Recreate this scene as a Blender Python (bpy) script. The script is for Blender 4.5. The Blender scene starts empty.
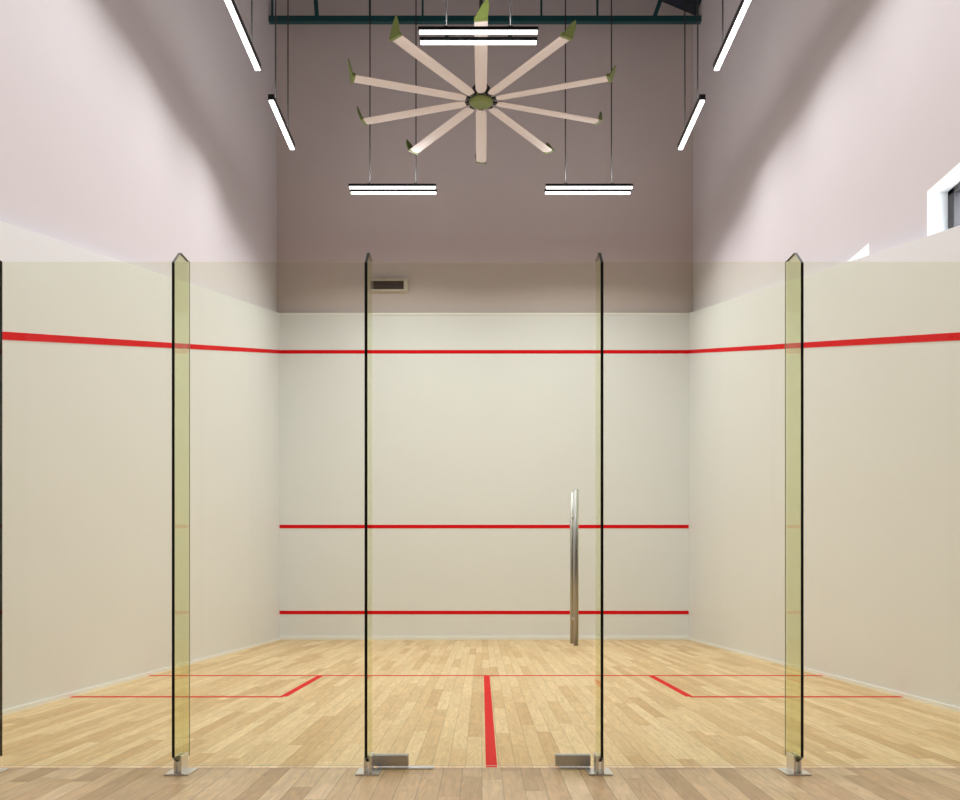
import bpy, math, random
from mathutils import Vector, Matrix
random.seed(4)
S=bpy.context.scene
COL=S.collection
# ---------------- helpers ----------------
def empty(name,parent=None):
    e=bpy.data.objects.new(name,None); COL.objects.link(e); e.empty_display_size=.1
    if parent: e.parent=parent
    return e
def mesh(name,verts,faces,mats,parent=None,fm=None,smooth=False):
    m=bpy.data.meshes.new(name); m.from_pydata([tuple(v) for v in verts],[],faces); 
    if not isinstance(mats,(list,tuple)): mats=[mats]
    for a in mats: m.materials.append(a)
    if fm:
        for i,p in enumerate(m.polygons): p.material_index=fm[i]
    if smooth:
        for p in m.polygons: p.use_smooth=True
    m.update()
    o=bpy.data.objects.new(name,m); COL.objects.link(o)
    if parent: o.parent=parent
    return o
BF=[(0,3,2,1),(4,5,6,7),(0,1,5,4),(1,2,6,5),(2,3,7,6),(3,0,4,7)]
def bv(a,b):
    x0,y0,z0=a;x1,y1,z1=b
    return [(x0,y0,z0),(x1,y0,z0),(x1,y1,z0),(x0,y1,z0),(x0,y0,z1),(x1,y0,z1),(x1,y1,z1),(x0,y1,z1)]
def box(name,a,b,mat,parent=None,bev=0,fm=None):
    o=mesh(name,bv(a,b),BF,mat,parent,fm)
    if bev:
        m=o.modifiers.new('bevel','BEVEL'); m.width=bev; m.segments=2
    return o
def boxes(name,lst,mat,parent=None):
    V=[];F=[]
    for a,b in lst:
        n=len(V); V+=bv(a,b); F+=[tuple(i+n for i in f) for f in BF]
    return mesh(name,V,F,mat,parent)
def rod(name,p,q,r,mat,parent=None,n=12,r2=None):
    p=Vector(p);q=Vector(q);d=(q-p).normalized(); r2=r if r2 is None else r2
    u=d.orthogonal().normalized(); w=d.cross(u)
    V=[];F=[]
    for c,rr in((p,r),(q,r2)):
        for i in range(n):
            a=2*math.pi*i/n; V.append(c+rr*(math.cos(a)*u+math.sin(a)*w))
    for i in range(n): F.append((i,(i+1)%n,(i+1)%n+n,i+n))
    F.append(tuple(range(n))[::-1]); F.append(tuple(range(n,2*n)))
    o=mesh(name,V,F,mat,parent)
    for k in range(n): o.data.polygons[k].use_smooth=n>6
    return o
def beam(name,p,q,w,h,mat,parent=None):
    p=Vector(p);q=Vector(q);d=(q-p).normalized()
    s=d.cross(Vector((0,0,1)))
    s=Vector((1,0,0)) if s.length<.01 else s.normalized()
    if abs(d.y)<.01: s=Vector((0,1,0))
    t=s.cross(d).normalized()
    V=[]
    for c in(p,q):
        for a,b in((-1,-1),(1,-1),(1,1),(-1,1)): V.append(c+s*a*w/2+t*b*h/2)
    return mesh(name,V,[(0,1,2,3),(7,6,5,4),(0,4,5,1),(1,5,6,2),(2,6,7,3),(3,7,4,0)],mat,parent)
# ---------------- materials ----------------
def newmat(name):
    m=bpy.data.materials.new(name); m.use_nodes=True
    return m,m.node_tree.nodes,m.node_tree.links
def pmat(name,col,rough=.5,metal=0,noise=0,nscale=8,spec=.5,bump=0):
    m,N,L=newmat(name); b=N['Principled BSDF']
    b.inputs['Roughness'].default_value=rough; b.inputs['Metallic'].default_value=metal
    b.inputs['Specular IOR Level'].default_value=spec
    b.inputs['Base Color'].default_value=(*col,1)
    if noise or bump:
        g=N.new('ShaderNodeNewGeometry'); t=N.new('ShaderNodeTexNoise'); t.inputs['Scale'].default_value=nscale; t.inputs['Detail'].default_value=4
        L.new(g.outputs['Position'],t.inputs['Vector'])
        if noise:
            r=N.new('ShaderNodeMapRange'); r.inputs['To Min'].default_value=1-noise; r.inputs['To Max'].default_value=1+noise
            L.new(t.outputs['Fac'],r.inputs['Value'])
            v=N.new('ShaderNodeVectorMath'); v.operation='SCALE'; v.inputs[0].default_value=col
            L.new(r.outputs['Result'],v.inputs['Scale']); L.new(v.outputs[0],b.inputs['Base Color'])
        if bump:
            bp=N.new('ShaderNodeBump'); bp.inputs['Strength'].default_value=bump; bp.inputs['Distance'].default_value=.002
            L.new(t.outputs['Fac'],bp.inputs['Height']); L.new(bp.outputs['Normal'],b.inputs['Normal'])
    return m
def emat(name,col,s):
    m,N,L=newmat(name); N.remove(N['Principled BSDF']); e=N.new('ShaderNodeEmission')
    e.inputs['Color'].default_value=(*col,1); e.inputs['Strength'].default_value=s
    L.new(e.outputs[0],N['Material Output'].inputs['Surface']); return m
def glassmat(name,tint,f0=.035,fmax=.75):
    m,N,L=newmat(name); N.remove(N['Principled BSDF'])
    t=N.new('ShaderNodeBsdfTransparent'); t.inputs['Color'].default_value=(*tint,1)
    g=N.new('ShaderNodeBsdfGlossy'); g.inputs['Roughness'].default_value=.01; g.inputs['Color'].default_value=(1,1,1,1)
    lw=N.new('ShaderNodeLayerWeight'); lw.inputs['Blend'].default_value=.5
    p=N.new('ShaderNodeMath'); p.operation='POWER'; p.inputs[1].default_value=5
    r=N.new('ShaderNodeMapRange'); r.inputs['To Min'].default_value=f0; r.inputs['To Max'].default_value=fmax
    mx=N.new('ShaderNodeMixShader')
    L.new(lw.outputs['Facing'],p.inputs[0]); L.new(p.outputs[0],r.inputs['Value']); L.new(r.outputs['Result'],mx.inputs['Fac'])
    L.new(t.outputs[0],mx.inputs[1]); L.new(g.outputs[0],mx.inputs[2]); L.new(mx.outputs[0],N['Material Output'].inputs['Surface'])
    return m
def woodfloor(name,cols,bw=.062,bl=.55,rough=.35):
    m,N,L=newmat(name); b=N['Principled BSDF']
    def M(op,a,c=None,d=None):
        n=N.new('ShaderNodeMath'); n.operation=op
        for i,v in enumerate((a,c,d)):
            if v is None: continue
            if isinstance(v,(int,float)): n.inputs[i].default_value=v
            else: L.new(v,n.inputs[i])
        return n.outputs[0]
    g=N.new('ShaderNodeNewGeometry'); s=N.new('ShaderNodeSeparateXYZ'); L.new(g.outputs['Position'],s.inputs[0])
    xs=M('DIVIDE',s.outputs['X'],bw); ci=M('FLOOR',xs); xf=M('FRACT',xs)
    w=N.new('ShaderNodeTexWhiteNoise'); w.noise_dimensions='1D'; L.new(ci,w.inputs['W'])
    ys=M('ADD',M('DIVIDE',s.outputs['Y'],bl),M('MULTIPLY',w.outputs['Value'],7.3)); ri=M('FLOOR',ys); yf=M('FRACT',ys)
    cb=N.new('ShaderNodeCombineXYZ'); L.new(ci,cb.inputs[0]); L.new(ri,cb.inputs[1])
    w2=N.new('ShaderNodeTexWhiteNoise'); w2.noise_dimensions='2D'; L.new(cb.outputs[0],w2.inputs['Vector'])
    rp=N.new('ShaderNodeValToRGB'); e=rp.color_ramp.elements
    while len(e)<len(cols): e.new(.5)
    for i,c in enumerate(cols):
        e[i].position=c[0]; e[i].color=(*c[1],1)
    L.new(w2.outputs['Value'],rp.inputs['Fac'])
    cg=N.new('ShaderNodeCombineXYZ'); L.new(M('MULTIPLY',s.outputs['X'],30),cg.inputs[0]); L.new(M('MULTIPLY',s.outputs['Y'],3.6),cg.inputs[1]); L.new(M('MULTIPLY',w2.outputs['Value'],37),cg.inputs[2])
    t=N.new('ShaderNodeTexNoise'); t.inputs['Scale'].default_value=1; t.inputs['Detail'].default_value=5; t.inputs['Distortion'].default_value=1.8
    L.new(cg.outputs[0],t.inputs['Vector'])
    gr=N.new('ShaderNodeMapRange'); gr.inputs['From Min'].default_value=.3; gr.inputs['From Max'].default_value=.7; gr.inputs['To Min'].default_value=.80; gr.inputs['To Max'].default_value=1.10
    L.new(t.outputs['Fac'],gr.inputs['Value'])
    ex=M('MINIMUM',xf,M('SUBTRACT',1,xf)); ey=M('MULTIPLY',M('MINIMUM',yf,M('SUBTRACT',1,yf)),bl/bw)
    ed=M('MINIMUM',ex,ey); gp=N.new('ShaderNodeMapRange'); gp.inputs['From Min'].default_value=.01; gp.inputs['From Max'].default_value=.035; gp.inputs['To Min'].default_value=.62; gp.inputs['To Max'].default_value=1
    L.new(ed,gp.inputs['Value'])
    k=M('MULTIPLY',gr.outputs['Result'],gp.outputs['Result'])
    v=N.new('ShaderNodeVectorMath'); v.operation='SCALE'; L.new(rp.outputs['Color'],v.inputs[0]); L.new(k,v.inputs['Scale'])
    L.new(v.outputs[0],b.inputs['Base Color'])
    b.inputs['Roughness'].default_value=rough; b.inputs['Specular IOR Level'].default_value=.35
    return m
m_court=woodfloor('maple_sprung_floor',[(0,(.64,.41,.18)),(.2,(.74,.51,.25)),(.5,(.82,.60,.325)),(.8,(.87,.66,.38)),(1,(.68,.46,.22))],bw=.08,bl=1.05)
m_lobby=woodfloor('parquet_dimmer_light',[(0,(.52,.34,.18)),(.3,(.66,.45,.26)),(.6,(.74,.54,.33)),(.85,(.80,.60,.39)),(1,(.56,.38,.21))],bw=.09,bl=1.05)  # same parquet as the court; weaker light painted in as browner boards
m_panel=pmat('white_court_plaster',(.79,.81,.835),.45,noise=.012,nscale=2,spec=.3)
m_side=pmat('pale_painted_wall',(.70,.665,.70),.8,noise=.012,nscale=3,spec=.2)
m_lobw=pmat('lobby_grey_wall',(.10,.10,.10),.8,noise=.03,nscale=3,spec=.2)
m_taupe=pmat('taupe_painted_wall',(.66,.585,.585),.85,noise=.02,nscale=2,spec=.2)
m_ceil=pmat('navy_roof_sheet',(.012,.022,.045),.6)
m_white=pmat('white_trim',(.88,.88,.87),.5,noise=.01)
m_red=pmat('red_line_paint',(.72,.003,.008),.6,noise=.02,spec=.1)
m_teal=pmat('teal_steel',(.008,.065,.075),.45,noise=.05)
m_black=pmat('black_aluminium',(.008,.008,.009),.4,noise=.05)
m_led=emat('led_diffuser',(1,.985,.97),6)
m_edge=pmat('dark_glass_edge',(.008,.010,.008),.3,noise=.05,spec=.3)
m_gedge=pmat('green_glass_edge',(.50,.53,.40),.2,noise=.05)
m_steel=pmat('brushed_steel',(.80,.80,.80),.30,metal=1,noise=.05,nscale=60)
m_satin=pmat('satin_steel',(.60,.60,.61),.42,metal=1,noise=.04,nscale=60)
m_glass=glassmat('tinted_glass',(.953,.963,.900),.015,.5)
m_fin=glassmat('green_fin_glass',(.89,.91,.745),.03,.6)
m_blade=pmat('fan_blade_beige',(.78,.72,.70),.5,noise=.02)
m_olive=pmat('olive_plastic',(.17,.22,.05),.45,noise=.05)
m_brown=pmat('dark_brown_grille',(.075,.05,.042),.5,noise=.1)
m_cream=pmat('cream_housing',(.62,.56,.47),.5,noise=.03)
m_wframe=pmat('dark_window_frame',(.035,.028,.03),.4,noise=.05)
m_wglass=glassmat('window_glass',(.95,.97,.98),.04,.7)

# ---------------- dimensions ----------------
XL,XR=-3.17,3.235      # court panel faces
WL,WR=-3.23,3.32        # upper wall faces
YG,YF=4.18,13.93        # glass line / front wall face
YU=14.0                 # upper front wall
YB=-4.0
CX=.045
def roofz(x): return 9.83+(WR-x)*.42
T=.3
box('floor',(WL-T,YG,-.1),(WR+T,YU+T,0),m_court)
box('floor.001',(WL-T,YB-T,-.1),(WR+T,YG,0),m_lobby)
V=[(WL-T,YB-T,roofz(WL-T)),(WR+T,YB-T,roofz(WR+T)),(WR+T,YU+T,roofz(WR+T)),(WL-T,YU+T,roofz(WL-T))]
V+= [(x,y,z+.15) for x,y,z in V]
mesh('ceiling',V,BF,m_ceil)
def wallend(name,y0,y1,mat):
    V=[(WL-T,y0,0),(WR+T,y0,0),(WR+T,y1,0),(WL-T,y1,0),(WL-T,y0,roofz(WL-T)),(WR+T,y0,roofz(WR+T)),(WR+T,y1,roofz(WR+T)),(WL-T,y1,roofz(WL-T))]
    return mesh(name,V,BF,mat)
wallend('wall_front',YU,YU+T,m_taupe)
wallend('wall_back',YB-T,YB,m_lobw)
box('wall_left',(WL-T,YB,0),(WL,YU,roofz(WL)),m_side)
wins=[(5.05,6.64),(7.63,9.2)]
ZS,ZT=2.98,3.80
L=[((WR,YB,0),(WR+T,YU,ZS)),((WR,YB,ZT),(WR+T,YU,roofz(WR+T)))]
ys=[YB]+[v for w in wins for v in w]+[YU]
for i in range(0,len(ys),2): L.append(((WR,ys[i],ZS),(WR+T,ys[i+1],ZT)))
boxes('wall_right',L,m_side)
for i,(a,b) in enumerate(wins):
    e=empty('window_%d'%(i+1))
    x0,x1=WR+.15,WR+.21; f=.10
    boxes('frame',[((x0,a,ZS),(x1,b,ZS+f*.5)),((x0,a,ZT-f*.5),(x1,b,ZT)),((x0,a,ZS),(x1,a+f,ZT)),((x0,b-f,ZS),(x1,b,ZT)),((x0,(a+b)/2-.03,ZS),(x1,(a+b)/2+.03,ZT))],m_wframe,e)
    boxes('reveal_lining',[((WR-.001,b-.012,ZS+.012),(x0,b,ZT-.012)),((WR-.001,a,ZS+.012),(x0,a+.012,ZT-.012)),((WR-.001,a,ZT-.012),(x0,b,ZT)),((WR-.001,a,ZS),(x0,b,ZS+.012))],m_white,e)
    box('pane',(x0+.025,a+.05,ZS+.03),(x0+.035,b-.05,ZT-.03),m_wglass,e)
def ptop(y): return 5.117-(YF-y)*.2305
def sidepanel(name,x0,x1):
    V=[(x0,YG,0),(x1,YG,0),(x1,YF,0),(x0,YF,0),(x0,YG,ptop(YG)),(x1,YG,ptop(YG)),(x1,YF,ptop(YF)),(x0,YF,ptop(YF))]
    return mesh(name,V,BF,m_panel)
sidepanel('wall_panel_left',WL,XL)
sidepanel('wall_panel_right',XR,WR)
box('wall_panel_front',(WL,YF,0),(WR,YU,5.117),m_panel)
box('trim_1',(XL,YF-.012,5.085),(XR,YF,5.117),m_white)
box('baseboard_front',(XL,YF-.02,.0),(XR,YF,.06),m_white,bev=.004)
box('baseboard_left',(XL,YG+.01,0),(XL+.012,YF-.02,.03),m_white)
box('baseboard_right',(XR-.012,YG+.01,0),(XR,YF-.02,.03),m_white)
# court markings on walls
for z in (4.51,1.775,.43): box('front_wall_line',(XL+.001,YF-.004,z-.027),(XR-.001,YF,z+.027),m_red)
for x0,x1 in((XL,XL+.004),(XR-.004,XR)):
    za,zb=4.51-(YF-YG)*.2485,4.51; h=.027; y1=YF-.005
    V=[(x0,YG+.01,za-h),(x1,YG+.01,za-h),(x1,y1,zb-h),(x0,y1,zb-h),(x0,YG+.01,za+h),(x1,YG+.01,za+h),(x1,y1,zb+h),(x0,y1,zb+h)]
    mesh('side_wall_line',V,BF,m_red)
cm=empty('court_floor_markings')
ysl=8.44; zf=.002
box('short_line',(XL+.015,ysl-.03,0),(XR-.015,ysl+.03,zf),m_red,cm)
box('half_court_line',(CX-.027,YG+.02,0),(CX+.027,ysl-.025,zf),m_red,cm)
for s,n in((-1,'left'),(1,'right')):
    xw=XL+.015 if s<0 else XR-.015; xi=CX-.01+s*1.565
    a,b=sorted((xw,xi)); box('service_box_back_'+n,(a,6.81,0),(b,6.87,zf),m_red,cm)
    box('service_box_side_'+n,(xi-.028,6.865,0),(xi+.028,ysl-.025,zf),m_red,cm)
# ---------------- glass wall ----------------
HG=2.376
fx=[-2.255,-1.379,-.518,.536,1.43,2.31]
gw=empty('glass_back_wall')
edges=[XL]+fx+[XR]
for i in range(len(edges)-1):
    a,b=edges[i]+.004,edges[i+1]-.004
    if i==3: continue
    box('glass_panel_%d'%(i+1),(a,YG-.006,.012),(b,YG+.006,HG),[m_glass,m_gedge],gw,fm=[1,0,0,0,0,0])
for i,x in enumerate(fx):
    h=.0065
    P=[(YG-.008,.06),(YG-.008,HG),(YG-.12,HG),(YG-.205,HG-.075),(YG-.205,.09),(YG-.15,.06)]
    n=len(P); V=[(x-h,y,z) for y,z in P]+[(x+h,y,z) for y,z in P]
    F=[tuple(range(n)),tuple(range(2*n-1,n-1,-1))]+[(k,k+n,(k+1)%n+n,(k+1)%n) for k in range(n)]
    mesh('glass_fin_%d'%(i+1),V,F,[m_fin,m_edge],gw,fm=[0,0]+[1 if i in(0,5) else 0]+[1]*(n-1))
    if i in (1,4):
        s=1 if x<0 else -1
        rod('joint_%d'%i,(x+s*.0085,YG-.009,.06),(x+s*.0085,YG-.009,HG),.002,m_gedge,gw,6)
    box('fin_base_plate_%d'%(i+1),(x-.055,YG-.17,0),(x+.055,YG-.03,.008),m_steel,gw,bev=.002)
    box('fin_clamp_a_%d'%(i+1),(x-.018,YG-.15,.006),(x-.0066,YG-.05,.085),m_steel,gw,bev=.002)
    box('fin_clamp_b_%d'%(i+1),(x+.0066,YG-.15,.006),(x+.018,YG-.05,.085),m_steel,gw,bev=.002)
# door
dr=empty('door_1',gw)
a,b=fx[2]+.008,fx[3]-.008
box('glass_leaf',(a,YG-.006,.012),(b,YG+.006,HG-.004),[m_glass,m_gedge],dr,fm=[1,0,0,0,0,0])
for s in(0,1):
    if s==0: x0,x1=a+.0,a+.165
    else: x0,x1=b-.185,b-.02
    box('patch_front_%d'%s,(x0,YG-.020,.012),(x1,YG-.0062,.065),m_satin,dr,bev=.003)
    box('patch_rear_%d'%s,(x0,YG+.0062,.012),(x1,YG+.020,.065),m_satin,dr,bev=.003)
    if s==0: box('pivot_plate_%d'%s,(x0+.02,YG-.03,0),(x1+.12,YG+.03,.006),m_steel,dr,bev=.002)
    else: box('pivot_plate_%d'%s,(x0+.02,YG-.03,0),(x1,YG+.03,.006),m_steel,dr,bev=.002)
hx=.433
for s,y in(('front',YG-.08),('rear',YG+.08)):
    rod('handle_bar_'+s,(hx,y,.58),(hx,y,1.30),.0115,m_satin,dr,20)
for z in(.70,1.18):
    rod('handle_standoff',(hx,YG-.08,z),(hx,YG+.08,z),.006,m_satin,dr,12)
# ---------------- pendants (linear lights, plus added upward lamps) ----------------
ZP=6.17
SPREAD=math.radians(150)
def area(cx,cy,z,sx,sy,parent,pw,up=False):
    l=bpy.data.lights.new('led_light','AREA'); l.shape='RECTANGLE'; l.size=sx; l.size_y=sy; l.energy=pw; l.color=(1,.985,.97)
    l.spread=math.pi if up else SPREAD
    o=bpy.data.objects.new('added_uplight' if up else 'led_light',l); COL.objects.link(o); o.location=(cx,cy,z); o.parent=parent
    if up: o.rotation_euler=(math.pi,0,0)  # added upward lamp, only there to brighten the upper walls
def pend_x(cx,cy,L=1.17,wires=(-.31,.31),pw=26,up=6):
    e=empty('linear_pendant_light')
    for k,dy in enumerate((-.082,.082)):
        box('housing_%d'%k,(cx-L/2,cy+dy-.020,ZP+.022),(cx+L/2,cy+dy+.020,ZP+.056),m_black,e)
        box('led_%d'%k,(cx-L/2+.01,cy+dy-.016,ZP),(cx+L/2-.01,cy+dy+.016,ZP+.022),m_led,e)
        area(cx,cy+dy,ZP-.004,L-.04,.028,e,pw/2)
    area(cx,cy-.082,ZP+.066,L-.04,.03,e,up,True)
    for k,w in enumerate(wires):
        box('bridge_%d'%k,(cx+w-.02,cy-.10,ZP+.05),(cx+w+.02,cy+.10,ZP+.062),m_black,e)
        rod('suspension_rod_%d'%k,(cx+w,cy,ZP+.06),(cx+w,cy,roofz(cx+w)+.01),.008,m_black,e,8)
def pend_y(cx,y0,L=1.2,pw=18,up=4):
    e=empty('linear_pendant_light')
    box('housing',(cx-.032,y0,ZP-.02),(cx+.032,y0+L,ZP+.04),m_black,e)
    box('led',(cx-.024,y0+.01,ZP-.034),(cx+.024,y0+L-.01,ZP-.02),m_led,e)
    area(cx,y0+L/2,ZP-.038,.044,L-.04,e,pw)
    area(cx,y0+L/2,ZP+.046,.04,L-.04,e,up,True)
    for k,w in enumerate((.22,L-.25)):
        rod('suspension_rod_%d'%k,(cx,y0+w,ZP+.03),(cx,y0+w,roofz(cx)+.01),.008,m_black,e,8)
pend_x(-.035,8.65,L=1.155,pw=42)
pend_x(-1.20,12.0,pw=54,up=9)
pend_x(1.435,12.0,pw=54,up=9)
pend_x(-.035,4.6,pw=46)  # unseen pendant, added for extra light on the floor
pend_y(-2.30,9.70,1.10); pend_y(2.405,9.70,1.10)
for k in range(1,6):  # first pair is in view; the unseen rest are added for general fill
    y0=9.6-1.66*k
    pend_y(-2.30,y0); pend_y(2.405,y0)
# ---------------- fan ----------------
fan=empty('ceiling_fan')
fy,fz,fxx=10.4,6.515,-.01
def revolve(name,prof,mat,n=32):
    V=[];F=[]
    for r,z in prof:
        for i in range(n):
            a=2*math.pi*i/n; V.append((fxx+r*math.cos(a),fy+r*math.sin(a),fz+z))
    for j in range(len(prof)-1):
        for i in range(n): F.append((j*n+i,j*n+(i+1)%n,(j+1)*n+(i+1)%n,(j+1)*n+i))
    F.append(tuple(range(n))[::-1]); F.append(tuple(range((len(prof)-1)*n,len(prof)*n)))
    return mesh(name,V,F,mat,fan)
revolve('hub_cover',[(.10,-.045),(.13,-.03),(.14,-.01),(.14,.01),(.12,.03)],m_olive)
revolve('motor_housing',[(.11,.03),(.11,.14),(.08,.18),(.04,.20)],m_black)
rod('down_rod',(fxx,fy,fz+.18),(fxx,fy,roofz(0)+.01),.022,m_black,fan,12)
Q=[(0,1,2,3),(7,6,5,4),(0,4,5,1),(1,5,6,2),(2,6,7,3),(3,7,4,0)]
for k in range(10):
    an=math.radians(90+36*k); u=Vector((math.cos(an),math.sin(an),0)); v=Vector((-math.sin(an),math.cos(an),0)); w=Vector((0,0,1))
    C=Vector((fxx,fy,fz))
    pitch=math.radians(4); vv=(v*math.cos(pitch)+w*math.sin(pitch)); ww=u.cross(vv)
    def P(a,b,c): return C+u*a+vv*b+ww*c
    V=[P(a,b,c) for a in(.10,.30) for b,c in((-.028,-.008),(.028,-.008),(.028,.012),(-.028,.012))]
    mesh('blade_bracket_%d'%k,V,Q,m_black,fan)
    V=[];F=[]; prof=[(-1,0),(-.6,.018),(0,.022),(.6,.012),(1,0),(.5,-.010),(-.5,-.012)]
    for a,hw in((.19,.045),(.26,.064),(.9,.068),(1.5,.068)):
        for b,c in prof: V.append(P(a,b*hw,c))
    n=len(prof)
    for j in range(3):
        for i in range(n): F.append((j*n+i,j*n+(i+1)%n,(j+1)*n+(i+1)%n,(j+1)*n+i))
    F.append(tuple(range(n))[::-1]); F.append(tuple(range(3*n,4*n)))
    mesh('blade_%d'%k,V,F,m_blade,fan)
    V=[P(a,b,c) for a in(1.485,1.52) for b,c in((-.070,-.012),(.070,-.012),(.070,.022),(-.070,.022))]
    mesh('winglet_sleeve_%d'%k,V,Q,m_olive,fan)
    pts=[(1.512,-.068,0),(1.512,.068,0),(1.545,.09,.10),(1.56,.08,.165),(1.545,.02,.115)]
    V=[P(*p) for p in pts]+[P(p[0]+.012,p[1],p[2]) for p in pts]
    mesh('winglet_%d'%k,V,[(0,1,2,3,4),(9,8,7,6,5)]+[(i,i+5,(i+1)%5+5,(i+1)%5) for i in range(5)],m_olive,fan)
# ---------------- roof truss ----------------
zt=9.43
nodes=[WL+.05,-2.5,-1.7,-.9,0,.9,1.75,2.6,WR-.05]
for i,y in enumerate((13.5,9.5,5.5,1.5)):
    e=empty('roof_truss')
    beam('bottom_chord',(WL,y,zt),(WR,y,zt),.08,.085,m_teal,e)
    beam('top_chord',(WL,y,roofz(WL)-.06),(WR,y,roofz(WR)-.06),.08,.1,m_teal,e)
    for j,x in enumerate(nodes):
        if j in (1,7):
            s=-.2 if j==1 else .2
            beam('web_%d'%j,(x,y,zt),(x+s,y,roofz(x+s)-.06),.05,.06,m_teal,e)
        else: beam('web_%d'%j,(x,y,zt),(x,y,roofz(x)-.06),.03,.03,m_teal,e)
# ---------------- wall vent ----------------
vt=empty('wall_vent_unit')
vx0,vx1,vz0,vz1=-1.78,-1.165,5.46,5.655
y1=YU; y0=YU-.07
boxes('housing',[((vx0,y0,vz0),(vx1,y1,vz0+.03)),((vx0,y0,vz1-.03),(vx1,y1,vz1)),((vx0,y0,vz0+.03),(vx0+.03,y1,vz1-.03)),((vx1-.06,y0,vz0+.03),(vx1,y1,vz1-.03)),((vx0+.03,y0+.045,vz0+.03),(vx1-.06,y1,vz1-.03))],m_cream,vt)
box('grille',(vx0+.03,y0+.02,vz0+.03),(vx1-.06,y0+.045,vz1-.03),m_brown,vt)
for k in range(4):
    z=vz0+.05+k*.03; box('louvre_%d'%k,(vx0+.03,y0+.005,z),(vx1-.06,y0+.02,z+.008),m_brown,vt)
# ---------------- world / camera ----------------
W=bpy.data.worlds.new('World'); S.world=W; W.use_nodes=True
bg=W.node_tree.nodes['Background']; bg.inputs['Color'].default_value=(.88,.94,1,1); bg.inputs['Strength'].default_value=9
cam=bpy.data.cameras.new('camera'); co=bpy.data.objects.new('camera',cam); COL.objects.link(co)
co.location=(0,0,.86); co.rotation_euler=(math.pi/2,0,0); cam.sensor_width=36; cam.lens=890/960*36
cam.shift_x=-2/960; cam.shift_y=185/960; cam.clip_start=.05; cam.clip_end=100
S.camera=co
S.view_settings.view_transform='Standard'; S.view_settings.look='None'; S.view_settings.exposure=0
